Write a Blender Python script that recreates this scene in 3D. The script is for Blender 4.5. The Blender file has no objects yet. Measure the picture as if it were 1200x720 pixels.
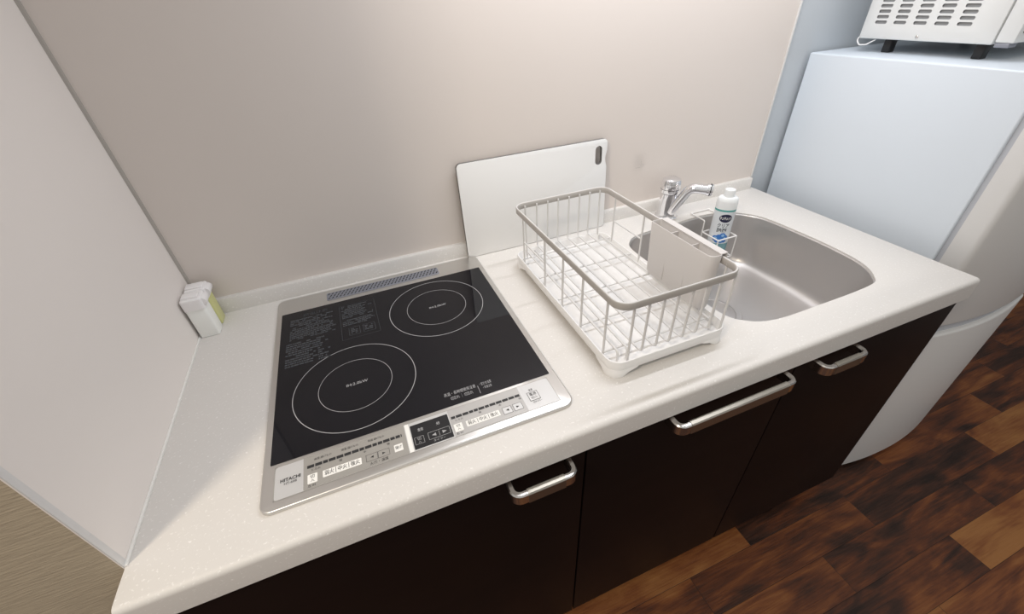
import bpy, bmesh, math, random
from mathutils import Vector, Matrix
random.seed(4)
PI = math.pi
C = bpy.context.scene.collection

# ------------------------------------------------------------------ materials
def mat(name, col, rough=.5, metal=0., coat=0., trans=0., ior=1.45, alpha=1., spec=.5,
        bump=None, vary=None, emit=None):
    m = bpy.data.materials.new(name); m.use_nodes = True
    nt = m.node_tree; b = nt.nodes['Principled BSDF']
    b.inputs['Base Color'].default_value = (*col, 1)
    b.inputs['Roughness'].default_value = rough
    b.inputs['Metallic'].default_value = metal
    b.inputs['Coat Weight'].default_value = coat
    b.inputs['Coat Roughness'].default_value = .08
    b.inputs['Transmission Weight'].default_value = trans
    b.inputs['IOR'].default_value = ior
    b.inputs['Alpha'].default_value = alpha
    b.inputs['Specular IOR Level'].default_value = spec
    if bump or vary:
        tc = nt.nodes.new('ShaderNodeTexCoord'); mp = nt.nodes.new('ShaderNodeMapping')
        nt.links.new(tc.outputs['Object'], mp.inputs['Vector'])
        if vary:      # (scale3, noise_scale, col2, low, high)
            mp.inputs['Scale'].default_value = vary[0]
            n = nt.nodes.new('ShaderNodeTexNoise'); n.inputs['Scale'].default_value = vary[1]; n.inputs['Detail'].default_value = 4
            nt.links.new(mp.outputs[0], n.inputs['Vector'])
            r = nt.nodes.new('ShaderNodeMapRange'); r.inputs['From Min'].default_value = vary[3]; r.inputs['From Max'].default_value = vary[4]
            nt.links.new(n.outputs['Fac'], r.inputs['Value'])
            mx = nt.nodes.new('ShaderNodeMix'); mx.data_type = 'RGBA'
            mx.inputs['A'].default_value = (*col, 1); mx.inputs['B'].default_value = (*vary[2], 1)
            nt.links.new(r.outputs[0], mx.inputs['Factor']); nt.links.new(mx.outputs['Result'], b.inputs['Base Color'])
        if bump:      # (scale3, noise_scale, strength, distance)
            mp2 = nt.nodes.new('ShaderNodeMapping'); nt.links.new(tc.outputs['Object'], mp2.inputs['Vector'])
            mp2.inputs['Scale'].default_value = bump[0]
            n2 = nt.nodes.new('ShaderNodeTexNoise'); n2.inputs['Scale'].default_value = bump[1]; n2.inputs['Detail'].default_value = 3
            nt.links.new(mp2.outputs[0], n2.inputs['Vector'])
            bp = nt.nodes.new('ShaderNodeBump'); bp.inputs['Strength'].default_value = bump[2]; bp.inputs['Distance'].default_value = bump[3]
            nt.links.new(n2.outputs['Fac'], bp.inputs['Height']); nt.links.new(bp.outputs[0], b.inputs['Normal'])
    return m

M = {}
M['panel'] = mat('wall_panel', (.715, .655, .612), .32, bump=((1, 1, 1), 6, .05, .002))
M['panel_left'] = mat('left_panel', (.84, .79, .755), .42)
M['paper'] = mat('white_wallpaper', (.53, .57, .61), .75, bump=((1, 1, 1), 90, .15, .001))
M['seam'] = mat('seam_trim', (.40, .37, .34), .45)
M['seal'] = mat('sealant', (.86, .85, .82), .5)
M['edge'] = mat('edge_trim', (.74, .735, .73), .45)
M['counter'] = mat('worktop_resin', (.70, .675, .645), .5, coat=.0, vary=((1, 1, 1), 240, (.90, .88, .86), .60, .75))
M['cab'] = mat('cabinet_espresso', (.0052, .0026, .0024), .45, spec=.22, vary=((1, 1, 8), 3, (.0065, .0034, .003), .3, .7))
M['kick'] = mat('toe_kick', (.008, .006, .006), .5)
M['steel'] = mat('brushed_steel', (.72, .70, .67), .27, 1., bump=((3, 60, 3), 40, .04, .0005))
M['frame'] = mat('cooktop_frame', (.62, .60, .575), .33, .85)
M['chrome'] = mat('chrome', (.86, .86, .88), .07, 1.)
M['handle'] = mat('handle_metal', (.37, .345, .30), .36, 1.)
M['handle_end'] = mat('handle_end_metal', (.52, .50, .48), .2, 1.)
M['sink'] = mat('sink_steel', (.56, .54, .53), .36, .72, bump=((1, 1, 1), 9, .02, .002))
M['glass'] = mat('black_glass', (.007, .007, .010), .035, spec=.42)
M['print'] = mat('printed_grey', (.40, .40, .41), .35)
M['print_dim'] = mat('printed_dim', (.055, .06, .068), .25)
M['print_dark'] = mat('printed_black', (.03, .03, .032), .4)
M['panel_silver'] = mat('panel_silver', (.66, .66, .66), .36, .35)
M['panel_grey'] = mat('panel_grey', (.40, .385, .36), .4, .3)
M['panel_grey2'] = mat('panel_lightgrey', (.50, .49, .48), .4, .3)
M['black'] = mat('black_plastic', (.015, .015, .017), .35)
M['btn'] = mat('button_white', (.88, .87, .84), .4)
M['vent'] = mat('vent_grey', (.26, .27, .31), .42, .3)
M['ventdark'] = mat('vent_dark', (.008, .008, .01), .6)
M['wire'] = mat('rack_wire_shaded', (.66, .65, .64), .38, coat=.15)  # rack white darkened, so the shade on the bars is in the colour
M['rack'] = mat('rack_white', (.80, .79, .78), .38, coat=.2)
M['rim'] = mat('rack_rim_shaded', (.43, .405, .38), .42)  # white rim painted tan to imitate its shaded faces
M['board'] = mat('board_white', (.83, .83, .825), .55)
M['board_edge'] = mat('board_edge', (.16, .155, .15), .6)
M['cutlery'] = mat('cutlery_plastic', (.60, .575, .56), .4)
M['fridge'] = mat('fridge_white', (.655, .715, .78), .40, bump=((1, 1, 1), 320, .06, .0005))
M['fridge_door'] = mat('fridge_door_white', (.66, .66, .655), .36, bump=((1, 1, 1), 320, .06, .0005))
M['gasket'] = mat('gasket', (.46, .48, .52), .6)
M['mw'] = mat('microwave_white', (.70, .71, .705), .36)
M['mwdark'] = mat('microwave_slot', (.30, .31, .32), .6)
M['mwglass'] = mat('microwave_window', (.03, .018, .018), .12)
M['cord'] = mat('white_cord', (.8, .8, .8), .5)
M['bottle'] = mat('bottle_film', (.74, .78, .82), .28, coat=.3)
M['bottle_low'] = mat('bottle_clear', (.32, .60, .66), .12, trans=.55)
M['cap'] = mat('bottle_cap', (.84, .86, .87), .35)
M['navy'] = mat('label_navy', (.012, .012, .05), .35)
M['blue'] = mat('label_blue', (.05, .20, .58), .35)
M['sky'] = mat('label_sky', (.30, .52, .80), .35)
M['lab_grey'] = mat('label_grey', (.16, .18, .20), .35)
M['white'] = mat('label_white', (.9, .9, .9), .35)
M['green'] = mat('label_green', (.10, .38, .36), .35)
M['pot'] = mat('pot_clear', (.90, .91, .88), .15, trans=.0, ior=1.3)
M['pot_y'] = mat('pot_yellow', (.80, .80, .38), .12, trans=.25, ior=1.3)
M['salt'] = mat('salt', (.84, .84, .80), .8, bump=((1, 1, 1), 500, .3, .001))
M['yellow'] = mat('yellow_seasoning', (.62, .60, .16), .8, bump=((1, 1, 1), 500, .3, .001))
M['lid'] = mat('pot_lid', (.86, .84, .84), .35)
M['clear'] = mat('clear_plastic', (1, 1, 1), .08, trans=1., ior=1.06, alpha=.35)

def stripes(m, axis, freq, strength, dist):
    nt = m.node_tree; b = nt.nodes['Principled BSDF']
    tc = nt.nodes.new('ShaderNodeTexCoord'); mp = nt.nodes.new('ShaderNodeMapping')
    mp.inputs['Scale'].default_value = (38, 38, freq)
    nt.links.new(tc.outputs['Object'], mp.inputs['Vector'])
    n = nt.nodes.new('ShaderNodeTexNoise'); n.inputs['Scale'].default_value = 1.; n.inputs['Detail'].default_value = 5
    nt.links.new(mp.outputs[0], n.inputs['Vector'])
    bp = nt.nodes.new('ShaderNodeBump'); bp.inputs['Strength'].default_value = strength; bp.inputs['Distance'].default_value = dist
    nt.links.new(n.outputs['Fac'], bp.inputs['Height']); nt.links.new(bp.outputs[0], b.inputs['Normal'])
    r = nt.nodes.new('ShaderNodeMapRange'); r.inputs['From Min'].default_value = .3; r.inputs['From Max'].default_value = .7
    nt.links.new(n.outputs['Fac'], r.inputs['Value'])
    mx = nt.nodes.new('ShaderNodeMix'); mx.data_type = 'RGBA'
    mx.inputs['A'].default_value = (.37, .31, .23, 1); mx.inputs['B'].default_value = (.45, .38, .28, 1)
    nt.links.new(r.outputs[0], mx.inputs['Factor']); nt.links.new(mx.outputs['Result'], b.inputs['Base Color'])
M['beige'] = mat('beige_wallpaper', (.42, .36, .27), .8)
stripes(M['beige'], 2, 330, .5, .002)

def floor_mat():
    m = bpy.data.materials.new('floor_planks'); m.use_nodes = True
    nt = m.node_tree; N = nt.nodes; L = nt.links; b = N['Principled BSDF']
    tc = N.new('ShaderNodeTexCoord'); sp = N.new('ShaderNodeSeparateXYZ'); L.new(tc.outputs['Object'], sp.inputs[0])
    def mt(op, a, bb=None):
        n = N.new('ShaderNodeMath'); n.operation = op
        for i, v in enumerate((a, bb)):
            if v is None: continue
            if isinstance(v, (int, float)): n.inputs[i].default_value = v
            else: L.new(v, n.inputs[i])
        return n.outputs[0]
    RH, PW = .103, .62
    yr = mt('DIVIDE', mt('ADD', sp.outputs[1], .633), RH)
    row = mt('FLOOR', yr); fy = mt('SUBTRACT', yr, row)
    xs = mt('DIVIDE', mt('ADD', mt('SUBTRACT', sp.outputs[0], .98), mt('MULTIPLY', mt('ADD', row, 1), .393)), PW)
    col = mt('FLOOR', xs); fx = mt('SUBTRACT', xs, col)
    cb = N.new('ShaderNodeCombineXYZ'); L.new(row, cb.inputs[0]); L.new(col, cb.inputs[1])
    wn = N.new('ShaderNodeTexWhiteNoise'); wn.noise_dimensions = '2D'; L.new(cb.outputs[0], wn.inputs['Vector'])
    # grain: noise stretched along x, shifted for every plank
    sh = N.new('ShaderNodeVectorMath'); sh.operation = 'MULTIPLY_ADD'
    L.new(wn.outputs['Color'], sh.inputs[0]); sh.inputs[1].default_value = (13, 7, 5)
    L.new(tc.outputs['Object'], sh.inputs[2])
    def noise(sc, scale, det, dist):
        mp = N.new('ShaderNodeMapping'); mp.inputs['Scale'].default_value = sc; L.new(sh.outputs[0], mp.inputs['Vector'])
        n = N.new('ShaderNodeTexNoise'); n.inputs['Scale'].default_value = scale; n.inputs['Detail'].default_value = det
        n.inputs['Distortion'].default_value = dist; L.new(mp.outputs[0], n.inputs['Vector']); return n.outputs['Fac']
    g1 = noise((1.6, 8, 1), 2.0, 8, 1.4); g2 = noise((1.5, 3.0, 1), 1.8, 5, 1.0); g3 = noise((4, 70, 1), 3, 6, .4)
    v = mt('ADD', mt('ADD', mt('MULTIPLY', g1, .62), mt('MULTIPLY', g2, .55)), mt('MULTIPLY', g3, .22))
    v = mt('ADD', v, mt('MULTIPLY', mt('SUBTRACT', wn.outputs['Value'], .5), .36))
    cr = N.new('ShaderNodeValToRGB'); L.new(v, cr.inputs[0])
    e = cr.color_ramp.elements
    e[0].position = .46; e[0].color = (.016, .007, .004, 1)
    e[1].position = .96; e[1].color = (.30, .130, .040, 1)
    for p, c in ((.58, (.046, .018, .010, 1)), (.68, (.105, .032, .012, 1)), (.79, (.19, .064, .019, 1))):
        k = e.new(p); k.color = c
    # joints
    def edge(f, w):
        return mt('MINIMUM', mt('DIVIDE', f, w), mt('DIVIDE', mt('SUBTRACT', 1, f), w))
    jj = mt('MINIMUM', mt('MINIMUM', edge(fy, .010), edge(fx, .002)), 1)
    mx = N.new('ShaderNodeMix'); mx.data_type = 'RGBA'; L.new(jj, mx.inputs['Factor'])
    mx.inputs['A'].default_value = (.022, .010, .006, 1); L.new(cr.outputs[0], mx.inputs['B'])
    L.new(mx.outputs['Result'], b.inputs['Base Color'])
    b.inputs['Roughness'].default_value = .46; b.inputs['Specular IOR Level'].default_value = .30
    bp = N.new('ShaderNodeBump'); bp.inputs['Strength'].default_value = .35; bp.inputs['Distance'].default_value = .002
    L.new(mt('ADD', g3, jj), bp.inputs['Height']); L.new(bp.outputs[0], b.inputs['Normal'])
    return m
M['floor'] = floor_mat()

# ------------------------------------------------------------------ mesh helpers
class MB:
    def __init__(s): s.bm = bmesh.new(); s.mi = 0
    def _tag(s, faces):
        for f in faces: f.material_index = s.mi
    def box(s, a, b, bev=0, seg=2):
        bm = bmesh.new()
        bmesh.ops.create_cube(bm, size=1)
        a, b = Vector(a), Vector(b)
        for v in bm.verts:
            v.co = Vector(((a[i]+b[i])/2 + v.co[i]*(b[i]-a[i])) for i in range(3))
        if bev: bmesh.ops.bevel(bm, geom=bm.edges[:], offset=bev, segments=seg, profile=.5, affect='EDGES')
        s.add(bm)
        return s
    def add(s, bm, mtx=None):
        me = bpy.data.meshes.new('t'); bm.to_mesh(me); bm.free()
        if mtx is not None: me.transform(mtx)
        n = len(s.bm.faces); s.bm.from_mesh(me); bpy.data.meshes.remove(me)
        s.bm.faces.ensure_lookup_table()
        s._tag(s.bm.faces[i] for i in range(n, len(s.bm.faces)))
    def sweep(s, path, sec, normal, closed=False):
        """sweep a 2D section [(n,b)] along a planar path; normal = plane normal of the path"""
        bm = s.bm; P = [Vector(p) for p in path]; nrm = Vector(normal).normalized(); rings = []
        k = len(P)
        for i, p in enumerate(P):
            if closed: t0 = (p-P[i-1]).normalized(); t1 = (P[(i+1) % k]-p).normalized()
            else:
                t0 = (p-P[i-1]).normalized() if i else (P[1]-p).normalized()
                t1 = (P[i+1]-p).normalized() if i < k-1 else t0
            t = (t0+t1).normalized(); n = t.cross(nrm).normalized()
            cs = max(.5, t.dot(t1)); b = nrm
            rings.append([bm.verts.new(p + n*(q[0]/cs) + b*q[1]) for q in sec])
        m = len(sec); fs = []
        for i in range(k if closed else k-1):
            r0, r1 = rings[i], rings[(i+1) % k]
            for j in range(m):
                fs.append(bm.faces.new((r0[j], r0[(j+1) % m], r1[(j+1) % m], r1[j])))
        if not closed:
            fs.append(bm.faces.new(rings[0][::-1])); fs.append(bm.faces.new(rings[-1]))
        s._tag(fs); return s
    def tube(s, path, r, normal, closed=False, n=10):
        return s.sweep(path, [(r*math.cos(2*PI*i/n), r*math.sin(2*PI*i/n)) for i in range(n)], normal, closed)
    def prism(s, outline, z0, z1, bev=0, seg=2, top_only=True, mtx=None):
        bm = bmesh.new()
        lo = [bm.verts.new((x, y, z0)) for x, y in outline]; hi = [bm.verts.new((x, y, z1)) for x, y in outline]
        bm.faces.new(lo[::-1]); bm.faces.new(hi); k = len(lo)
        for i in range(k): bm.faces.new((lo[i], lo[(i+1) % k], hi[(i+1) % k], hi[i]))
        bmesh.ops.recalc_face_normals(bm, faces=bm.faces[:])
        if bev:
            es = [e for e in bm.edges if abs(e.verts[0].co.z-e.verts[1].co.z) < 1e-7 and (e.verts[0].co.z == hi[0].co.z or not top_only)]
            bmesh.ops.bevel(bm, geom=es, offset=bev, segments=seg, profile=.5, affect='EDGES')
        s.add(bm, mtx); return s
    def lathe(s, prof, c=(0, 0, 0), n=32, mtx=None, sx=1, sy=1):
        bm = bmesh.new(); rings = []
        for r, z in prof:
            if r < 1e-6: rings.append([bm.verts.new((0, 0, z))])
            else: rings.append([bm.verts.new((sx*r*math.cos(2*PI*i/n), sy*r*math.sin(2*PI*i/n), z)) for i in range(n)])
        for a, b in zip(rings, rings[1:]):
            if len(a) == 1 and len(b) == 1: continue
            for i in range(n):
                j = (i+1) % n
                if len(a) == 1: bm.faces.new((a[0], b[i], b[j]))
                elif len(b) == 1: bm.faces.new((a[i], b[0], a[j]))
                else: bm.faces.new((a[i], b[i], b[j], a[j]))
        bmesh.ops.recalc_face_normals(bm, faces=bm.faces[:])
        T = Matrix.Translation(c) @ (mtx if mtx is not None else Matrix())
        s.add(bm, T); return s
    def loft(s, rings, cap0=True, cap1=True):
        bm = s.bm; R = [[bm.verts.new(p) for p in r] for r in rings]; fs = []
        for a, b in zip(R, R[1:]):
            k = len(a)
            for i in range(k): fs.append(bm.faces.new((a[i], a[(i+1) % k], b[(i+1) % k], b[i])))
        if cap0: fs.append(bm.faces.new(R[0][::-1]))
        if cap1: fs.append(bm.faces.new(R[-1]))
        s._tag(fs); return s
    def ring(s, c, r0, r1, z, n=72):
        bm = s.bm; fs = []
        a = [bm.verts.new((c[0]+r0*math.cos(2*PI*i/n), c[1]+r0*math.sin(2*PI*i/n), z)) for i in range(n)]
        b = [bm.verts.new((c[0]+r1*math.cos(2*PI*i/n), c[1]+r1*math.sin(2*PI*i/n), z)) for i in range(n)]
        for i in range(n): fs.append(bm.faces.new((a[i], b[i], b[(i+1) % n], a[(i+1) % n])))
        s._tag(fs); return s
    def quad(s, x0, y0, x1, y1, z):
        bm = s.bm; f = bm.faces.new([bm.verts.new(p) for p in ((x0, y0, z), (x1, y0, z), (x1, y1, z), (x0, y1, z))])
        s._tag([f]); return s
    def poly(s, pts, z):
        f = s.bm.faces.new([s.bm.verts.new((x, y, z)) for x, y in pts]); s._tag([f]); return s
    def frame2(s, x0, y0, x1, y1, w, z):
        s.quad(x0, y0, x1, y0+w, z).quad(x0, y1-w, x1, y1, z).quad(x0, y0, x0+w, y1, z).quad(x1-w, y0, x1, y1, z); return s
    def mesh(s, me, mtx=None):
        bm = bmesh.new(); bm.from_mesh(me); s.add(bm, mtx); return s
    def build(s, name, mats, parent=None, smooth=35, recalc=True):
        if recalc: bmesh.ops.recalc_face_normals(s.bm, faces=s.bm.faces[:])
        me = bpy.data.meshes.new(name); s.bm.to_mesh(me); s.bm.free()
        for m in (mats if isinstance(mats, (list, tuple)) else [mats]): me.materials.append(M[m] if isinstance(m, str) else m)
        if smooth:
            me.shade_smooth()
            me.set_sharp_from_angle(angle=math.radians(smooth))
        o = bpy.data.objects.new(name, me); C.objects.link(o)
        if parent is not None: attach(o, parent)
        return o

def attach(o, parent):
    o.parent = parent
    # parts are modelled in world space: undo the parent's placement
    w = Matrix.Translation(parent.location) if parent.parent is None else Matrix()
    o.matrix_parent_inverse = w.inverted()
def tag(o, label=None, cat=None, group=None, kind=None):
    if label: o['label'] = label
    if cat: o['category'] = cat
    if group: o['group'] = group
    if kind: o['kind'] = kind
    return o
def thing(name, label, cat, loc, group=None):
    o = bpy.data.objects.new(name, None); o.empty_display_size = .05; o.location = loc; C.objects.link(o)
    return tag(o, label, cat, group)
def struct(o): o['kind'] = 'structure'; return o
def rrect(x0, y0, x1, y1, r, n=6):
    rs = r if isinstance(r, (list, tuple)) else [r]*4      # corners: x1y1, x0y1, x0y0, x1y0
    out = []
    for (cx, cy, a0), q in zip(((x1, y1, 0), (x0, y1, 90), (x0, y0, 180), (x1, y0, 270)), rs):
        sx = -1 if cx == x1 else 1; sy = -1 if cy == y1 else 1
        for i in range(n+1):
            a = math.radians(a0+90*i/n); out.append((cx+sx*q+q*math.cos(a), cy+sy*q+q*math.sin(a)))
    return out
def fillet(pts, r, n=5, closed=False):
    P = [Vector(p) for p in pts]; out = []; k = len(P)
    for i, p in enumerate(P):
        if not closed and i in (0, k-1): out.append(p); continue
        a = (P[i-1]-p); b = (P[(i+1) % k]-p); la, lb = a.length, b.length; a.normalize(); b.normalize()
        ang = a.angle(b)
        if ang > PI-.01: out.append(p); continue
        d = min(r/math.tan(ang/2), la*.49, lb*.49); rr = d*math.tan(ang/2)
        c = p + (a+b).normalized()*(rr/math.sin(ang/2)); u = (p+a*d-c); w = (p+b*d-c); tot = u.angle(w); ax = u.cross(w).normalized()
        for j in range(n+1): out.append(c + Matrix.Rotation(tot*j/n, 3, ax) @ u)
    return out
def smooth_loop(pts, n=6):
    k = len(pts); out = []
    for i in range(k):
        p0, p1, p2, p3 = (Vector(pts[(i+j-1) % k]) for j in range(4))
        for j in range(n):
            t = j/n
            out.append(.5*((2*p1)+(-p0+p2)*t+(2*p0-5*p1+4*p2-p3)*t*t+(-p0+3*p1-3*p2+p3)*t**3))
    return out
def inset_loop(pts, d):
    k = len(pts); out = []
    area = sum(pts[i].x*pts[(i+1) % k].y-pts[(i+1) % k].x*pts[i].y for i in range(k)); sg = 1 if area > 0 else -1
    for i in range(k):
        t = (pts[(i+1) % k]-pts[i-1]).normalized(); out.append(pts[i]+Vector((-t.y, t.x))*d*sg)
    return out
def text_mesh(body, size, align='CENTER', width=None, bold=0.):
    cu = bpy.data.curves.new('txt', 'FONT'); cu.body = body; cu.size = size; cu.align_x = align; cu.align_y = 'CENTER'
    cu.resolution_u = 2; cu.offset = bold
    o = bpy.data.objects.new('txt', cu); C.objects.link(o)
    dg = bpy.context.evaluated_depsgraph_get(); dg.update()
    me = bpy.data.meshes.new_from_object(o.evaluated_get(dg))
    bpy.data.objects.remove(o); bpy.data.curves.remove(cu)
    me.materials.clear()
    if width and len(me.vertices):
        xs = [v.co.x for v in me.vertices]; w = max(xs)-min(xs)
        me.transform(Matrix.Diagonal((width/w, 1, 1, 1)))
    return me
def put_text(mb, body, x, y, z, size, width=None, align='CENTER', bold=0.):
    me = text_mesh(body, size, align, width, bold); mb.mesh(me, Matrix.Translation((x, y, z))); bpy.data.meshes.remove(me)
def boolean_cut(o, cutter):
    m = o.modifiers.new('b', 'BOOLEAN'); m.object = cutter; m.operation = 'DIFFERENCE'; m.solver = 'EXACT'
    dg = bpy.context.evaluated_depsgraph_get(); dg.update()
    me = bpy.data.meshes.new_from_object(o.evaluated_get(dg)); o.modifiers.clear(); old = o.data; o.data = me
    me.name = o.name
    bpy.data.objects.remove(cutter)
    me.shade_smooth(); me.set_sharp_from_angle(angle=math.radians(35))

# ------------------------------------------------------------------ room shell
W, D, ZF = 1.545, .609, -.85        # worktop right end, depth, floor level (worktop surface is z = 0)
PY = -.5556                         # front end of the left wing wall
struct(MB().box((-2.4, -3.2, ZF-.05), (3.7, .06, ZF)).build('floor', 'floor', smooth=0))
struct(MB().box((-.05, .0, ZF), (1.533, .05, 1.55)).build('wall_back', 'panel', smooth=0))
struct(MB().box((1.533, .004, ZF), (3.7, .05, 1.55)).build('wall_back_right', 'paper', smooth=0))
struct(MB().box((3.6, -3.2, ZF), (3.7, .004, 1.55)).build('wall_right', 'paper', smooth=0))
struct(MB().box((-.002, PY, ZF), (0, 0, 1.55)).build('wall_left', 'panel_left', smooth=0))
struct(MB().box((-2.4, PY, ZF), (-.002, .05, 1.55)).build('wall_wing', 'beige', smooth=0))
struct(MB().box((1.5325, -.004, .034), (1.5375, .004, 1.55), .0008).build('trim_1', 'edge'))
t2 = MB(); t2.prism([(0, 0), (.005, 0), (.0038, -.0038), (0, -.005)], .0, 1.55); struct(t2.build('trim_2', 'seam'))
struct(MB().box((.0, PY, .0), (.0035, -.0137, .0035), .001).build('trim_3', 'seal'))
struct(MB().box((-.0006, PY-.0006, .0), (.0010, PY+.008, 1.55), .0004).build('trim_4', 'edge'))

# ------------------------------------------------------------------ worktop with sink cut-out
sink_pts = [(.982, -.30), (.982, -.18), (1.000, -.138), (1.046, -.114), (1.18, -.103), (1.275, -.098), (1.335, -.112), (1.378, -.143),
            (1.403, -.19), (1.411, -.28), (1.412, -.37), (1.402, -.455), (1.369, -.508), (1.325, -.527), (1.17, -.531), (1.066, -.529), (1.012, -.508), (.986, -.46)]
rim = smooth_loop([Vector(p) for p in sink_pts], 6)
top = thing('kitchen_worktop', 'speckled off-white kitchen worktop running under the hob and around the sink', 'worktop', (.77, -.3, -.05))
pr = [(-.0005, -.05), (-.0005, 0), (-.560, 0), (-.580, .0006), (-.600, .0006)]
for i in range(1, 7):
    a = PI/2*(1-i/6); pr.append((-.600-.009*math.cos(a), -.0084+.009*math.sin(a)))
pr += [(-.609, -.048), (-.607, -.05)]
mb = MB()
bm = bmesh.new()
l = [bm.verts.new((.0005, y, z)) for y, z in pr]; r = [bm.verts.new((W, y, z)) for y, z in pr]; k = len(pr)
bm.faces.new(l); bm.faces.new(r[::-1])
for i in range(k): bm.faces.new((l[i], r[i], r[(i+1) % k], l[(i+1) % k]))
bmesh.ops.recalc_face_normals(bm, faces=bm.faces[:])
es = [e for e in bm.edges if all(abs(v.co.x-W) < 1e-6 for v in e.verts)]
bmesh.ops.bevel(bm, geom=es, offset=.0012, segments=2, profile=.5, affect='EDGES')
mb.add(bm); slab = mb.build('slab', 'counter', top)
cut = MB(); cut.prism([(p.x, p.y) for p in rim], -.1, .05); cut = cut.build('cutter', 'counter', smooth=0)
boolean_cut(slab, cut)
mb = MB(); mb.prism([(0, 0), (-.0136, 0), (-.0136, .031), (-.0112, .0345), (0, .0345)], .0005, 1.53,
                    mtx=Matrix(((0, 0, 1, 0), (1, 0, 0, 0), (0, 1, 0, 0), (0, 0, 0, 1))))
struct(mb.build('trim_5', 'counter'))

# ------------------------------------------------------------------ sink
sk = thing('kitchen_sink', 'brushed stainless steel sink bowl set into the white worktop', 'sink', (1.2, -.32, -.16))
rings = [[(p.x, p.y, z) for p in inset_loop(rim, d)] for d, z in
         ((.0004, -.0044), (.0016, -.0050), (.0022, -.0075), (.0035, -.05), (.0045, -.10), (.006, -.125), (.010, -.141), (.019, -.151), (.030, -.1545), (.042, -.1558), (.052, -.1562))]
bs = MB(); bs.loft(rings, cap0=False); basin = bs.build('basin', 'sink', sk, smooth=60)
dr = MB(); dr.lathe([(.0, -.1550), (.052, -.1550), (.0548, -.1560), (.0550, -.1565)], (1.150, -.315, 0), 48)
dr.build('drain_cover', 'sink', sk)
dr = MB(); dr.lathe([(.0555, -.1568), (.0575, -.1538), (.069, -.1538), (.072, -.1565)], (1.150, -.315, 0), 48); dr.build('drain_ring', 'sink', sk)
dr = MB(); dr.ring((1.150, -.315), .0500, .0570, -.1566)
dr.ring((1.150, -.315), .0715, .0735, -.1566); dr.build('drain_gap', 'ventdark', sk)

# ------------------------------------------------------------------ base cabinets
def handle_mesh(x0, x1, z, y_door=-.599, proj=.037):
    hb = MB(); yo = y_door-proj+.006
    path = fillet([(x0+.006, y_door+.001, z), (x0+.006, yo, z), (x1-.006, yo, z), (x1-.006, y_door+.001, z)], .012, 5)
    hw, hh = .005, .0115
    sec = [(-hw, -hh+.002), (-hw+.002, -hh), (hw-.002, -hh), (hw, -hh+.002), (hw, hh-.002), (hw-.002, hh), (-hw+.002, hh), (-hw, hh-.002)]
    hb.mi = 1; hb.sweep(path, sec, (0, 0, 1))
    hb.mi = 0; hw += .0009; hh += .0009
    sec = [(-hw, -hh+.002), (-hw+.002, -hh), (hw-.002, -hh), (hw, -hh+.002), (hw, hh-.002), (hw-.002, hh), (-hw+.002, hh), (-hw, hh-.002)]
    hb.sweep([(x0+.026, yo, z), (x1-.026, yo, z)], sec, (0, 0, 1))
    return hb
def cabinet(x0, x1, hx0, hx1, hz, label, tl=-.0512, tr_=-.0512):   # tl, tr_: top of the left / right side panel (cut down under the sink)
    c = thing('base_cabinet', label, 'cabinet', ((x0+x1)/2, -.3, ZF), 'dark base cabinets under the worktop')
    b = MB()
    th = .016
    b.box((x0+.0005, -.578, -.755), (x0+th, -.02, tl)); b.box((x1-th, -.578, -.755), (x1-.0005, -.02, tr_))
    b.box((x0+th, -.578, -.755), (x1-th, -.02, -.74)); b.box((x0+th, -.03, -.74), (x1-th, -.02, -.0512)); b.box((x0+th, -.578, -.075), (x1-th, -.56, -.0512))
    b.build('carcass', 'cab', c, smooth=0)
    d = MB(); d.box((x0+.0009, -.599, -.748), (x1-.0009, -.580, -.056), .0007); d = d.build('door', 'cab', c)
    handle_mesh(hx0, hx1, hz).build('handle', ['handle', 'handle_end'], d)
    k = MB(); k.box((x0+.0005, -.545, ZF), (x1-.0005, -.53, -.7555)); k.build('toe_kick', 'kick', c, smooth=0)
    return c
cabinet(.002, .612, .470, .583, -.068, 'dark espresso cabinet under the hob, short bar handle at its top right')
cabinet(.614, 1.063, .764, 1.030, -.064, 'dark espresso cabinet under the dish rack, with the long bar handle', tr_=-.20)
cabinet(1.065, 1.540, 1.098, 1.216, -.067, 'dark espresso cabinet under the sink beside the fridge, short bar handle top left', tl=-.20)

# ------------------------------------------------------------------ induction cooktop
ck = thing('induction_cooktop', 'two-zone induction hob with black glass and a silver frame set in the worktop', 'cooktop', (.38, -.3, 0))
b = MB(); b.prism(rrect(.1500, -.5575, .6135, -.030, [.014, .014, .016, .018]), .0002, .006, .0025, 3); b.build('frame', 'frame', ck)
b = MB(); b.prism(rrect(.1605, -.4825, .6025, -.0915, .001, 1), .0055, .0066); glass = b.build('glass_plate', 'glass', ck)
zt = .0068
def zone(c, ro, ri):
    z = MB(); z.ring(c, ro-.0006, ro+.0006, zt); z.ring(c, ri-.0004, ri+.0004, zt)
    put_text(z, 'IH:2.0kW', c[0]+.002, c[1], zt, .0095, .036)
    z.build('heating_zone_marking', 'print', ck, smooth=0, recalc=False)
zone((.290, -.3655), .1025, .0615); zone((.4715, -.2045), .0985, .0620)
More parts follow.
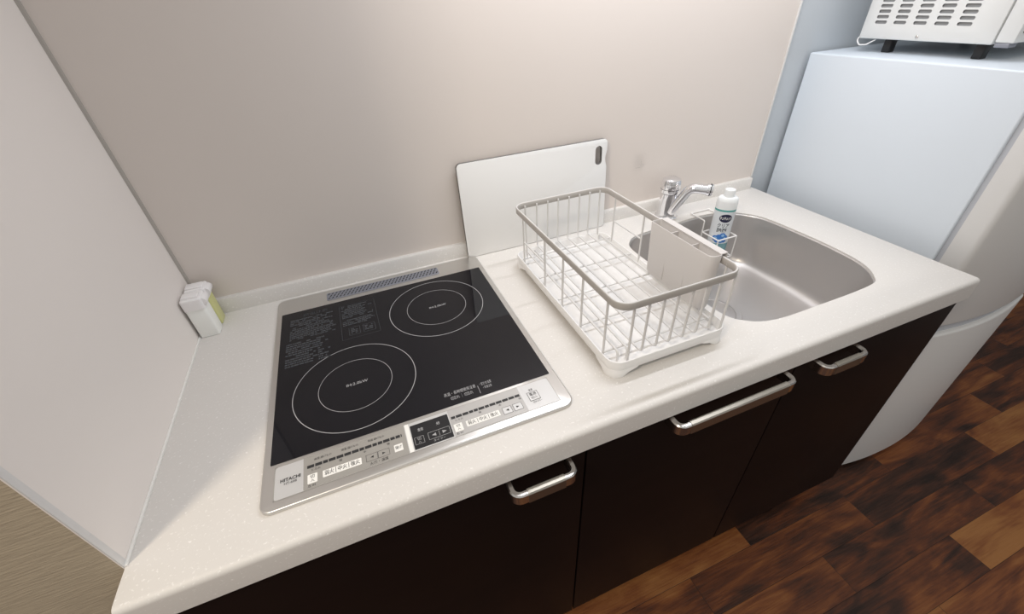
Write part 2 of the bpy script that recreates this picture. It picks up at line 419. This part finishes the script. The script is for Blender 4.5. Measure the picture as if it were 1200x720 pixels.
# printed notices at the rear left
n = MB()
def lines(mb, x0, x1, y0, y1, rows, gap=.35, dens=.85):
    h = (y0-y1)/rows
    for i in range(rows):
        yy = y0-h*i; x = x0
        xe = x0+(x1-x0)*random.uniform(.75, 1)
        while x < xe:
            w = random.uniform(.002, .009)
            if random.random() < dens: mb.quad(x, yy-h*(1-gap), min(x+w, xe), yy, zt)
            x += w+.0010
n.frame2(.276, -.236, .350, -.113, .0007, zt)
lines(n, .280, .346, -.117, -.165, 9); lines(n, .280, .346, -.170, -.192, 4); 
n.frame2(.290, -.226, .312, -.200, .001, zt); n.frame2(.318, -.226, .342, -.200, .001, zt); lines(n, .294, .310, -.204, -.222, 4); lines(n, .321, .340, -.204, -.222, 3)
put_text(n, '高温注意', .228, -.112, zt, .010, .05)
lines(n, .178, .268, -.122, -.195, 13); lines(n, .172, .255, -.202, -.275, 11)
n.build('printed_notice', 'print_dim', ck, smooth=0, recalc=False)
n = MB(); put_text(n, '高温・長時間使用注意', .4505, -.4575, zt, .0085, .054); put_text(n, '切忘れ ｜ 切忘れ', .4510, -.4685, zt, .0085, .038)
n.quad(.4805, -.4765, .4812, -.4585, zt); put_text(n, '• 空だき注意', .4950, -.4575, zt, .0075, .021); put_text(n, '• 高温注意', .4960, -.4665, zt, .0065, .015)
n.build('printed_notice', 'print', ck, smooth=0, recalc=False)
# rear vent
v = MB(); v.prism(rrect(.2525, -.0755, .5095, -.0462, .004, 3), .0055, .0074, .0006, 1); vent = v.build('vent_grille', 'vent', ck)
v = MB()
for r_ in range(3):
    for q in range(31):
        x = .2580+q*.0082+(.0041 if r_ % 2 else 0); y = -.0695+r_*.0086
        if x < .505: v.poly([(x-.0030, y-.0028), (x-.0004, y-.0034), (x+.0030, y+.0028), (x+.0004, y+.0034)], .0076)
v.build('vent_holes', 'ventdark', vent, smooth=0, recalc=False)
# control panel
z0 = .0062
p = MB(); p.prism(rrect(.1675, -.5430, .5935, -.4885, .005, 4), .0055, z0, .0003, 1); cp = p.build('control_panel', 'panel_silver', ck)
p = MB(); p.frame2(.1670, -.5434, .5940, -.4881, .0009, z0+.0001); p.build('panel_outline', 'panel_grey', cp, smooth=0, recalc=False)
def plate(x0, y0, x1, y1, m, name, z=z0, h=.0003, par=None):
    q = MB(); q.prism(rrect(x0, y0, x1, y1, .0008, 2), z-.0002, z+h); return q.build(name, m, par or cp, smooth=0)
g1 = plate(.2055, -.5422, .3505, -.4893, 'panel_grey', 'zone_panel'); g2 = plate(.4195, -.5422, .5390, -.4893, 'panel_grey2', 'zone_panel')
dp = plate(.3590, -.5405, .4180, -.4950, 'black', 'timer_panel')
plate(.3515, -.5422, .3575, -.4893, 'btn', 'panel_divider')
z1 = z0+.0005
def segbar(x0, x1, y):
    bars = MB(); x = x0
    while x < x1:
        w = .0095 if random.random() < .6 else .0065
        bars.quad(x, y-.0025, min(x+w, x1), y+.0025, z1); x += w+.0013
    bars.build('level_bar', 'print_dark', cp, smooth=0, recalc=False)
segbar(.2105, .3450, -.5065); segbar(.4220, .5370, -.5065)
tx = MB()   # dark lettering
def button(x0, y0, x1, y1, txts, m='btn'):
    plate(x0, y0, x1, y1, m, 'button', z0+.0002, .0004)
    for s_, x, y, size, w in txts: put_text(tx, s_, x, y, z1+.0004, size, w)
tri = lambda mb, x, y, w, s_, z: mb.poly([(x-s_*w, y), (x+s_*w, y-w*.9), (x+s_*w, y+w*.9)] if s_ > 0 else [(x+w, y), (x-w, y+w*.9), (x-w, y-w*.9)], z)
tx.frame2(.2905, -.5325, .3070, -.5205, .0004, z1); tx.frame2(.3075, -.5325, .3240, -.5205, .0004, z1)
tri(tx, .2988, -.5263, .0022, 1, z1); tri(tx, .3158, -.5263, .0022, -1, z1)
put_text(tx, '火力・温度', .3080, -.5375, z1, .0055, .026)
button(.3310, -.5325, .3435, -.5200, [('揚げ', .3372, -.5262, .0065, .0095)])
for ox, st in ((0, (.2312, .2842)), (.2110, (.4410, .4955))):
    if ox: tx.build('lettering', 'print_dark', cp, smooth=0, recalc=False); tx = MB()
    button(.2110+ox, -.5348, .2240+ox, -.5200, [('切', .2175+ox, -.5245, .006, .006), ('入', .2175+ox, -.5308, .005, .005)])
    a, bb = st; w3 = (bb-a)/3
    button(a, -.5322, bb, -.5210, [(s_, a+w3*(i+.5), -.5267, .0085, .0125) for i, s_ in enumerate(('弱火', '中火', '強火'))])
    for i in (1, 2): tx.quad(a+w3*i-.0003, -.5310, a+w3*i+.0003, -.5222, z1+.0004)
    put_text(tx, '左 IH' if ox == 0 else '右 IH', .2165+ox, -.5385, z1, .005, .010)
    for i, s_ in enumerate(('とろ火', '弱', '中', '強')): put_text(tx, s_, .222+ox+i*.034, -.5135, z1, .0045)
    for i in range(3): put_text(tx, '保温 揚げもの', .232+ox+i*.038, -.4965, z1, .0045, .024) if ox == 0 else None
button(.5010, -.5340, .5155, -.5205, [], 'panel_silver'); button(.5190, -.5340, .5335, -.5205, [], 'panel_silver')
tx.frame2(.5008, -.5342, .5157, -.5203, .0005, z1+.0003); tx.frame2(.5188, -.5342, .5337, -.5203, .0005, z1+.0003)
tri(tx, .5083, -.5272, .0024, 1, z1+.0004); tri(tx, .5260, -.5272, .0024, -1, z1+.0004)
button(.5490, -.5260, .5665, -.5080, [('電源', .5577, -.5135, .0070, .0115), ('切/入', .5577, -.5208, .0055, .0105)], 'panel_silver')
tx.frame2(.5488, -.5262, .5667, -.5078, .0006, z1+.0003); put_text(tx, '電源', .5580, -.5035, z1, .0045, .007); put_text(tx, '切タイマー', .5600, -.5300, z1, .0045, .016)
tx.build('lettering', 'print_dark', cp, smooth=0, recalc=False); tx = MB()
put_text(tx, 'HITACHI', .1885, -.5148, z1-.0002, .0075, .0265, bold=.0002); put_text(tx, 'HT-60B', .1885, -.5210, z1-.0002, .0055, .0165)
tx.build('lettering', 'print_dark', cp, smooth=0, recalc=False)
wl = MB(); zz = z0+.0006
wl.frame2(.3615, -.5330, .3755, -.5195, .0005, zz); wl.frame2(.3820, -.5320, .4155, -.5185, .0006, zz); wl.quad(.3985, -.5300, .3990, -.5205, zz)
tri(wl, .3905, -.5252, .0032, 1, zz); tri(wl, .4070, -.5252, .0032, -1, zz)
put_text(wl, '切', .3685, -.5240, zz, .006); put_text(wl, '入', .3685, -.5295, zz, .0045); put_text(wl, '左右', .3735, -.5075, zz, .0065, .0085, bold=.0002); put_text(wl, '分', .4010, -.5070, zz, .006, bold=.0002)
put_text(wl, 'タイマー', .3970, -.5365, zz, .0055, .018)
wl.build('timer_lettering', 'print', cp, smooth=0, recalc=False)

# ------------------------------------------------------------------ dish rack
rk = thing('dish_drying_rack', 'white wire dish drying rack with drip tray on the worktop', 'dish rack', (.812, -.32, 0))
X0, X1, Y0, Y1 = .690, .934, -.538, -.108
# tray: outer skirt loft with a recessed floor
def rr3(i, z, r): return [(x, y, z) for x, y in rrect(X0+i, Y0+i, X1-i, Y1-i, max(.004, r-i), 8)]
tr = MB()
tr.loft([rr3(.004, .012, .024), rr3(.0, .0225, .026), rr3(0, .033, .026), rr3(.001, .035, .026), rr3(.003, .035, .026), rr3(.004, .033, .026), rr3(.008, .0185, .026), rr3(.018, .0175, .02)], cap0=True)
tray = tr.build('drip_tray', 'rack', rk, smooth=50)
for sx in (0, 1):
    for sy in (0, 1):
        # an arched foot wrapped around each corner
        f = MB(); cx, cy = (X0, X1)[sx], (Y0, Y1)[sy]; dx = 1 if sx == 0 else -1; dy = 1 if sy == 0 else -1
        def L(i, z, e):
            pts = rrect(0, 0, e, e, [.003, .006, .022, .006], 5)
            return [(cx+dx*(i+x*(e-2*i)/e), cy+dy*(i+y*(e-2*i)/e), z) for x, y in pts]
        f.loft([L(.0015, 0, .031), L(.0008, .002, .032), L(.001, .008, .040), L(.0015, .0125, .058), L(.003, .016, .064)])
        f.build('foot', 'rack', tray, smooth=50)
# top rim: flat band
rim_path = [(x, y, .146) for x, y in rrect(X0+.005, Y0+.006, X1-.004, Y1+.001, .024, 8)]
hb = MB(); hb.sweep(rim_path, [(-.002, -.0055), (-.0012, -.0065), (.0012, -.0065), (.002, -.0055), (.002, .0055), (.0012, .0065), (-.0012, .0065), (-.002, .0055)], (0, 0, 1), True)
hb.build('rim_band', ['rim'], rk, smooth=60)
hl = MB(); hl.tube([(x, y, .1520) for x, y, z in rim_path], .0014, (0, 0, 1), True, 8); hl.build('rim_highlight', 'wire', rk)  # added pale line imitating the edge highlight along the rim top
R = .0021; zb = .0385
fy, by = Y0+.009, Y1-.003       # rim planes
def bar(x, y0, z0_, y1, z1_, xx=None):
    m = MB(); m.tube([(x, y0, z0_), (xx if xx is not None else x, y1, z1_)], R, (1, 0, 0) if abs(y1-y0) > 1e-6 or xx is None else (0, 1, 0), n=8); m.build('upright_wire', 'wire', rk)
ux = [.7535, .7815, .8085, .8365, .8645, .8920]
for x in ux:       # U wires: front upright, floor run, back upright
    m = MB(); m.tube(fillet([(x-.001, fy, .146), (x-.003, fy-.001, zb), (x-.003, by+.001, zb), (x-.003, by, .146)], .008, 4), R, (1, 0, 0), n=8); m.build('basket_wire', 'wire', rk)
for x in (.7245, .9195):   # corner uprights down into the tray
    bar(x, fy, .146, fy, .018); bar(x-.003, by, .146, by-.002, .018)
yl = [-.158, -.268, -.347, -.421, -.4985]
for xs in (X0+.0065, X1-.0040):
    for y in yl: bar(xs, y, .146, y, .020)
    m = MB(); m.tube([(xs, -.158, .083), (xs, -.268, .085)], R*.9, (0, 0, 1), n=8); m.build('side_rail', 'wire', rk)
# long floor wires at the sides and cross wires that carry the floor runs
for x in (.716, .735, .912):
    m = MB(); m.tube(fillet([(x, fy+.016, .020), (x, fy+.016, zb), (x, by-.016, zb), (x, by-.016, .020)], .007, 4), R, (1, 0, 0), n=8); m.build('floor_wire', 'wire', rk)
for y in (-.50, -.42, -.33, -.24, -.15):
    m = MB(); m.tube([(X0+.006, y, zb-.0040), (X1-.006, y, zb-.0040)], R, (0, 0, 1), n=8); m.build('cross_wire', 'wire', rk)

# cutlery holder hung on the rack's right rim
ch = thing('cutlery_holder', 'greyish white plastic cutlery box hung inside the right side of the dish rack', 'cutlery holder', (.917, -.406, .036))
def hl_(i, z, t=0): return [(x, y, z) for x, y in rrect(.9015+i+t*.004, -.4890+i+t*.004, .9262-i*.6, -.3245-i-t*.002, [.004, .004, .013, .004], 6)]
hb = MB()
zt_ = .158
hb.loft([hl_(.002, .0425, 1), hl_(.0, .048, 1), hl_(0, zt_-.001), hl_(.0006, zt_), hl_(.0014, zt_), hl_(.002, zt_-.001), hl_(.002, .050, 1), hl_(.004, .0485, 1)])
hb.build('box', 'cutlery', ch, smooth=50)
for y in (-.378, -.433):
    hb = MB(); hb.box((.9038, y-.0008, .050), (.9250, y+.0008, zt_-.004)); hb.build('divider', 'cutlery', ch, smooth=0)
hb = MB()
hb.prism([(.9245, .1555), (.9245, zt_+.0005), (.9390, zt_+.0005), (.9390, .142), (.9372, .142), (.9372, .1566), (.9262, .1566)], -.486, -.3265,
         mtx=Matrix(((1, 0, 0, 0), (0, 0, 1, 0), (0, 1, 0, 0), (0, 0, 0, 1))))
hb.build('hanging_lip', 'cutlery', ch, smooth=0)

# ------------------------------------------------------------------ cutting board leaning on the wall
bw, bh = .392, .233
out = rrect(0, 0, bw, bh, [.011, .011, .009, .009], 5)
# shallow finger notch in the right edge
o2 = []
for i, pnt in enumerate(out):
    o2.append(pnt)
nb = []
notch = [(bw-.0045*math.sin(PI*t/10)**1.2 if 0 < t < 10 else bw, .165+.040*t/10) for t in range(11)]
i_r = 0      # edge x=bw rises from the last corner (x1,y0) to the first (x1,y1)
pts = out + notch
bm = MB(); bm.prism(pts, -.005, .005, .0012, 2, top_only=False)
bd = bm.build('cutting_board', ['board', 'board_edge'], smooth=40)
hole = MB(); hole.prism(rrect(.358, .172, .377, .218, .0094, 8), -.02, .02); hole = hole.build('cut', ['board', 'board_edge'], smooth=0)
boolean_cut(bd, hole)
for f in bd.data.polygons:
    inside_hole = .355 < f.center.x < .380 and .168 < f.center.y < .222
    if f.normal.z < .6 and (f.center.z < .0046) and not (f.normal.z < -.9): f.material_index = 1
    if f.normal.z < -.9: f.material_index = 1
lean = math.atan2(.0115, .233)
# board frame: x along wall, y up the board, z towards the room
bd.matrix_world = Matrix.Translation((.5965, -.0232, .0006)) @ Matrix(((1, 0, 0, 0), (0, math.sin(lean), -math.cos(lean), 0), (0, math.cos(lean), math.sin(lean), 0), (0, 0, 0, 1)))
tag(bd, 'white cutting board with an oval grip hole leaning on the wall behind the dish rack', 'cutting board')

# ------------------------------------------------------------------ faucet
fc = thing('kitchen_faucet', 'chrome single-lever faucet on the worktop behind the sink', 'faucet', (1.176, -.056, 0))
c0 = (1.176, -.056, 0)
b = MB(); b.lathe([(0, .0002), (.030, .0002), (.0305, .004), (.027, .006), (.0255, .010), (.0245, .040), (.0235, .071), (.0205, .0725), (0, .0725)], c0, 40); b.build('body', 'chrome', fc)
b = MB(); b.lathe([(0, .0727), (.0245, .0730), (.0262, .0755), (.0262, .0985), (.0240, .1085), (.0170, .1125), (0, .1135)], c0, 40); lev = b.build('lever_cap', 'chrome', fc)
b = MB(); b.lathe([(0, 0), (.0262, 0), (.0262, .0014), (0, .0014)], (1.176, -.056, .0835), 40); 
b.build('lever_seam', 'ventdark', lev)
S0 = Vector((1.174, -.074, .022)); S1 = Vector((1.192, -.113, .101)); S2 = Vector((1.226, -.140, .0975))
pn = (S1-S0).cross(S2-S1)
path = fillet([S0, S1, S2], .022, 7)
b = MB()
b.sweep(path, [(.0125*math.cos(2*PI*i/16), .0145*math.sin(2*PI*i/16)) for i in range(16)], pn); sp = b.build('spout', 'chrome', fc, smooth=60)
dv = (S2-S1).normalized(); rot = dv.to_track_quat('Z', 'Y').to_matrix().to_4x4()
b = MB(); b.lathe([(0, -.004), (.0150, -.003), (.0155, 0), (.0155, .010), (.0145, .0115), (0, .0115)], S2-dv*.002, 28, rot); b.build('aerator', 'chrome', sp)
b = MB(); b.lathe([(.0157, .0045), (.0160, .0050), (.0160, .0062), (.0157, .0066)], S2-dv*.002, 28, rot); b.build('aerator_ring', 'ventdark', sp)

# ------------------------------------------------------------------ wire caddy on the sink's back edge
cd = thing('wire_sink_caddy', 'small white wire caddy hooked over the back edge of the sink', 'sink caddy', (1.277, -.165, -.095))
cx0, cx1, cy0, cy1 = 1.2445, 1.3075, -.195, -.134
b = MB(); b.tube(fillet([(cx0, cy0, -.030), (cx1, cy0, -.030), (cx1, cy1, -.030), (cx0, cy1, -.030)], .004, 3, True), .0019, (0, 0, 1), True, 8); b.build('top_hoop', 'rack', cd)
b = MB(); b.tube(fillet([(cx0, cy0, -.092), (cx1, cy0, -.092), (cx1, cy1, -.092), (cx0, cy1, -.092)], .004, 3, True), .0019, (0, 0, 1), True, 8); b.build('bottom_hoop', 'rack', cd)
for x, y in ((cx0, cy0), (cx1, cy0), (cx0, cy1), (cx1, cy1)):
    b = MB(); b.tube([(x, y, -.092), (x, y, -.030)], .0017, (1, 0, 0), n=8); b.build('corner_wire', 'rack', cd)
for x in (1.2655, 1.2865):
    b = MB(); b.tube([(x, cy0, -.094), (x, cy1, -.094)], .0017, (0, 0, 1), n=8); b.build('floor_wire', 'rack', cd)
for x in (cx0, cx1):
    b = MB(); b.tube(fillet([(x, cy1, -.030), (x, -.1085, -.030+.012) if False else (x, cy1, .0035), (x, -.079, .0035)], .004, 4), .0019, (1, 0, 0), n=8); b.build('hook_wire', 'rack', cd)
b = MB(); b.tube([(cx0, -.079, .0035), (cx1, -.079, .0035)], .0019, (0, 0, 1), n=8); b.build('hook_wire', 'rack', cd)

# ------------------------------------------------------------------ dish soap bottle in the caddy
BX, BY, BZ = 1.2765, -.1640, -.0918
bt = thing('dish_soap_bottle', 'white dish soap bottle with a navy and blue label standing in the sink caddy', 'soap bottle', (BX, BY, BZ))
fa = math.radians(-128)                      # the label faces the room, turned a little to the left
ax_u = Vector((-math.sin(fa), math.cos(fa), 0)); ax_n = Vector((math.cos(fa), math.sin(fa), 0))
A_, B_ = .0262, .0205
def srf(u, v, off=0.):                        # wrap (u, v) in metres onto the front of the bottle
    th = u/A_; return Vector((BX, BY, BZ+v)) + ax_u*((A_+off)*math.sin(th)) + ax_n*((B_+off)*math.cos(th))
def ell(s_, v, n_=36): return [tuple(Vector((BX, BY, BZ+v)) + ax_u*(A_*s_*math.cos(2*PI*i/n_)) + ax_n*(B_*s_*math.sin(2*PI*i/n_))) for i in range(n_)]
b = MB(); b.loft([ell(.80, .0005), ell(.92, .002), ell(.97, .008), ell(1, .020), ell(1, .120), ell(1.0, .134)]); body = b.build('body', 'bottle', bt, smooth=50)
b = MB(); b.loft([ell(1.004, .134), ell(1.006, .1365), ell(1.004, .139)]); b.build('green_band', 'green', body)
b = MB(); b.loft([ell(1.0, .139), ell(.99, .158), ell(.93, .166), ell(.82, .1695), ell(.50, .1712)]); cap = b.build('cap', 'cap', bt, smooth=40)
b = MB(); b.lathe([(.0135, .170), (.0132, .186), (.0125, .189), (.0110, .1895), (.0100, .1875), (0, .1875)], (BX, BY, BZ), 28); b.build('spout_tip', 'cap', cap)
def wrap(mb_, off):
    for v_ in mb_.bm.verts: v_.co = srf(v_.co.x, v_.co.y, off)
    return mb_
def disc(mb_, u, v, ru, rv, n_=20, rot_=0.):
    mb_.poly([(u+ru*math.cos(a)*math.cos(rot_)-rv*math.sin(a)*math.sin(rot_), v+ru*math.cos(a)*math.sin(rot_)+rv*math.sin(a)*math.cos(rot_)) for a in (2*PI*i/n_ for i in range(n_))], 0)
def grid_disc(mb_, u, v, ru, rv, rings=3, n_=28):
    bmv = mb_.bm; prev = [bmv.verts.new((u, v, 0))]*n_; fs = []
    for r_ in range(1, rings+1):
        cur = [bmv.verts.new((u+ru*r_/rings*math.cos(2*PI*i/n_), v+rv*r_/rings*math.sin(2*PI*i/n_), 0)) for i in range(n_)]
        for i in range(n_):
            j = (i+1) % n_
            fs.append(bmv.faces.new((prev[i], cur[i], cur[j]) if r_ == 1 else (prev[i], cur[i], cur[j], prev[j])))
        prev = cur
    mb_._tag(fs)
m = MB(); grid_disc(m, .003, .116, .0165, .0115); wrap(m, .0003).build('label_oval', 'navy', body, smooth=0, recalc=False)
m = MB(); put_text(m, 'キュキュット', .003, .1160, 0, .0105, .028, bold=.0003); wrap(m, .0007).build('label_lettering', 'white', body, smooth=0, recalc=False)
m = MB(); put_text(m, 'クリア', .001, .0945, 0, .0135, .030, bold=.0004); put_text(m, '除菌', .000, .0810, 0, .0125, .025, bold=.0004); wrap(m, .0004).build('label_lettering', 'lab_grey', body, smooth=0, recalc=False)
m = MB()
for u, v, r_ in ((-.012, .057, .008), (-.003, .061, .008), (.006, .066, .008), (.013, .060, .0075), (.004, .052, .0085), (-.006, .050, .006), (.012, .051, .006)): grid_disc(m, u, v, r_, r_)
wrap(m, .0003).build('label_bubbles', 'blue', body, smooth=0, recalc=False)
m = MB()
for u, v, r_ in ((-.011, .0575, .0042), (.0065, .0665, .0040), (.0125, .0585, .0035), (.003, .0505, .0040)): grid_disc(m, u, v, r_, r_)
wrap(m, .0006).build('label_bubbles', 'sky', body, smooth=0, recalc=False)
m = MB(); m.loft([ell(1.003, .010), ell(1.006, .012), ell(1.006, .040), ell(1.003, .042)], False, False); m.build('lower_band', 'bottle_low', body)

# ------------------------------------------------------------------ seasoning pots in the left corner
def pot(y0, y1, label, fill, shell):
    p_ = thing('seasoning_pot', label, 'seasoning pot', (.020, (y0+y1)/2, 0), 'seasoning pots in the left corner')
    x0, x1 = .0045, .0400
    b = MB(); b.prism(rrect(x0, y0, x1, y1, .0045, 4), .0005, .070, .001, 2, top_only=False); b.build('container', shell, p_)
    b = MB(); b.prism(rrect(x0+.003, y0+.003, x1-.003, y1-.003, .003, 3), .004, .058 if fill == 'salt' else .064); b.build('contents', fill, p_)
    b = MB(); b.prism(rrect(x0-.0008, y0-.0012, x1+.001, y1+.0008, .005, 4), .0665, .0905, .0035, 3); lid = b.build('lid', 'lid', p_)
    b = MB(); b.lathe([(0, -.0135), (.0075, -.0135), (.0085, -.012), (.0085, .012), (.0075, .0135), (0, .0135)], (x1-.0005, (y0+y1)/2, .0800), 20, Matrix.Rotation(PI/2, 4, 'X')); b.build('lid_hinge', 'lid', lid)
    b = MB(); b.box((x0+.002, y0+.006, .0895), (x1-.004, y1-.006, .0935), .0015); b.build('lid_flap', 'lid', lid)
    return p_
pot(-.0925, -.0585, 'clear seasoning pot with white contents and white lid, nearer the front in the left corner', 'salt', 'pot')
pot(-.0545, -.0205, 'yellow seasoning pot with white lid tucked behind the white-filled one in the left corner', 'yellow', 'pot_y')

# ------------------------------------------------------------------ clear hook on the back wall
hk = thing('clear_wall_hook', 'small clear plastic hook stuck to the back wall between cutting board and faucet', 'hook', (1.105, 0, .150))
b = MB(); b.prism(rrect(1.088, .136, 1.124, .172, .008, 5), .0003, .0018, mtx=Matrix(((1, 0, 0, 0), (0, 0, -1, 0), (0, 1, 0, 0), (0, 0, 0, 1)))); b.build('plate', 'clear', hk)
b = MB(); b.tube(fillet([(1.106, -.0015, .156), (1.106, -.006, .146), (1.106, -.014, .143), (1.106, -.015, .151)], .003, 4), .0022, (1, 0, 0), n=8); b.build('hook', 'clear', hk)

# ------------------------------------------------------------------ refrigerator
FX0, FX1, FT = 1.617, 2.100, .363
fr = thing('refrigerator', 'white two-door refrigerator standing right of the sink cabinet', 'refrigerator', (1.86, -.28, ZF))
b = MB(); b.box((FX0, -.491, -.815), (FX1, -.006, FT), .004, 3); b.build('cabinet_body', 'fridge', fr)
b = MB(); b.box((FX0+.007, -.504, -.79), (FX1-.007, -.489, FT-.010)); b.build('door_gasket', 'gasket', fr, smooth=0)
def door_outline(inset=0.):
    y_in, pts = -.5035, []
    xa, xb = FX0+inset, FX1-inset
    pts.append((xb, y_in)); pts.append((xa, y_in))
    nn = 24; fr_ = []
    for i in range(nn+1):
        t = i/nn; x = xa+(xb-xa)*t; y = -.548-.029*(1-(2*t-1)**2)+inset
        fr_.append((x, y))
    # soften both front corners
    a = Vector((xa, y_in)); c1 = Vector(fr_[0]); 
    left = [tuple(v_.xy) for v_ in fillet([(xa, y_in, 0), (fr_[0][0], fr_[0][1], 0), (fr_[3][0], fr_[3][1], 0)], .014, 5)][1:-1]
    right = [tuple(v_.xy) for v_ in fillet([(fr_[-4][0], fr_[-4][1], 0), (fr_[-1][0], fr_[-1][1], 0), (xb, y_in, 0)], .014, 5)][1:-1]
    mid = [q for q in fr_[1:-1] if left[-1][0]+.004 < q[0] < right[0][0]-.004]
    return pts + left + mid + right
for z0_, z1_, lab in ((-.212, FT+.001, None), (-.818, -.242, None)):
    b = MB(); b.prism(door_outline(), z0_, z1_, .007, 3, top_only=False); b.build('door', 'fridge_door', fr, smooth=40)
b = MB(); b.prism(door_outline(.012), -.2445, -.2095); b.build('grip_recess', 'gasket', fr)
b = MB(); b.box((FX0+.02, -.49, -.845), (FX1-.02, -.03, -.81)); b.prism([(x, y+.004) for x, y in door_outline(.003)], -.835, -.8185, mtx=None); b.build('plinth', 'fridge_door', fr, smooth=0)
for x in (FX0+.05, FX1-.05):
    for y in (-.46, -.06):
        b = MB(); b.lathe([(0, ZF), (.016, ZF), (.016, -.843), (0, -.843)], (x, y, 0), 16); b.build('foot', 'black', fr)

# ------------------------------------------------------------------ microwave
mw = thing('microwave_oven', 'white microwave oven standing on top of the refrigerator', 'microwave', (1.90, -.22, FT))
MX0, MX1, MYB, MYF, MZ = 1.690, 2.090, -.071, -.352, .393
b = MB(); b.box((MX0, MYF, MZ), (MX1, MYB, MZ+.26), .004, 2); case = b.build('casing', ['mw', 'mwdark'], mw)
cut = MB(); cut.mi = 1
TY = Matrix(((0, 0, 1, 0), (1, 0, 0, 0), (0, 1, 0, 0), (0, 0, 0, 1)))
for r_ in range(9):
    for q in range(5):
        y0 = -.099-.0437*q; z = .4285+.0110*r_
        cut.prism(rrect(y0-.0275, z-.0034, y0, z+.0034, .0030, 4), MX0-.01, MX0+.004, mtx=TY)
cut = cut.build('cutv', ['mw', 'mwdark'], smooth=0); boolean_cut(case, cut)
b = MB(); b.box((MX0+.001, -.386, MZ+.004), (MX1-.10, -.3535, MZ+.256), .004, 2); dr_ = b.build('door', 'mw', mw)
b = MB(); b.box((MX0+.014, -.3895, MZ+.022), (MX1-.125, -.3855, MZ+.235), .001); b.build('window', 'mwglass', dr_)
b = MB(); b.box((MX1-.099, -.384, MZ+.002), (MX1-.001, -.3525, MZ+.258), .003, 2); b.build('control_panel', 'mw', mw)
for x in (MX0+.035, MX1-.04):
    for y in (-.133, -.325):
        b = MB(); b.box((x-.011, y-.009, FT+.0003), (x+.011, y+.009, MZ+.002), .002); b.build('foot', 'black', mw)
b = MB(); b.lathe([(0, 0), (.0035, 0), (.0035, .0012), (.002, .002), (0, .002)], (MX0, -.2065, MZ+.0085), 16, Matrix.Rotation(-PI/2, 4, 'Y')); b.build('screw', 'steel', mw)
b = MB(); b.box((MX0+.002, -.380, MZ-.004), (MX0+.030, -.356, MZ+.004), .001); b.build('door_hinge', 'vent', mw)
b = MB(); b.tube(fillet([(MX0+.006, -.076, MZ+.010), (MX0+.002, -.068, MZ-.003), (MX0+.002, -.078, MZ-.0145), (MX0+.002, -.096, MZ-.013), (MX0+.01, -.110, MZ-.002)], .008, 4), .0016, (1, 0, 0), n=8); b.build('power_cord', 'cord', mw)

# ------------------------------------------------------------------ light
def area(name, loc, target, sx, sy, power, col):
    L = bpy.data.lights.new(name, 'AREA'); L.shape = 'RECTANGLE'; L.size = sx; L.size_y = sy; L.energy = power; L.color = col
    o = bpy.data.objects.new(name, L); o.location = loc; C.objects.link(o)
    d = Vector(target)-Vector(loc); o.rotation_euler = d.to_track_quat('-Z', 'Y').to_euler(); return o
area('undercabinet_lamp', (1.06, -.22, .91), (1.06, -.26, 0), .95, .03, 5.7, (.94, .955, 1))
area('ceiling_lamp', (-.62, -1.20, 1.52), (.6, -.5, -.3), .20, .20, 14, (1, .86, .68))
w = bpy.data.worlds.new('World'); bpy.context.scene.world = w; w.use_nodes = True
nt = w.node_tree; bg = nt.nodes['Background']
tc = nt.nodes.new('ShaderNodeTexCoord'); sp_ = nt.nodes.new('ShaderNodeSeparateXYZ'); nt.links.new(tc.outputs['Generated'], sp_.inputs[0])
cr = nt.nodes.new('ShaderNodeValToRGB'); mr = nt.nodes.new('ShaderNodeMapRange'); mr.inputs['From Min'].default_value = -1
nt.links.new(sp_.outputs[2], mr.inputs['Value']); nt.links.new(mr.outputs[0], cr.inputs[0])
e = cr.color_ramp.elements
e[0].position = .30; e[0].color = (.10, .07, .05, 1); e[1].position = .95; e[1].color = (1., .99, .97, 1)
k_ = e.new(.52); k_.color = (.64, .625, .60, 1)
nt.links.new(cr.outputs[0], bg.inputs['Color']); bg.inputs['Strength'].default_value = .80

# ------------------------------------------------------------------ camera
cam = bpy.data.cameras.new('Camera'); co = bpy.data.objects.new('Camera', cam); C.objects.link(co)
co.location = (0.37935990, -0.94506236, 0.53026995); co.rotation_mode = 'XYZ'
co.rotation_euler = (0.9332991183, 0.0529664754, -0.3791538982)
cam.sensor_fit = 'HORIZONTAL'; cam.sensor_width = 36; cam.lens = 493.567841*36/1200; cam.clip_start = .01
sc = bpy.context.scene; sc.camera = co
sc.view_settings.view_transform = 'Standard'; sc.view_settings.look = 'None'; sc.view_settings.exposure = 0; sc.view_settings.gamma = 1
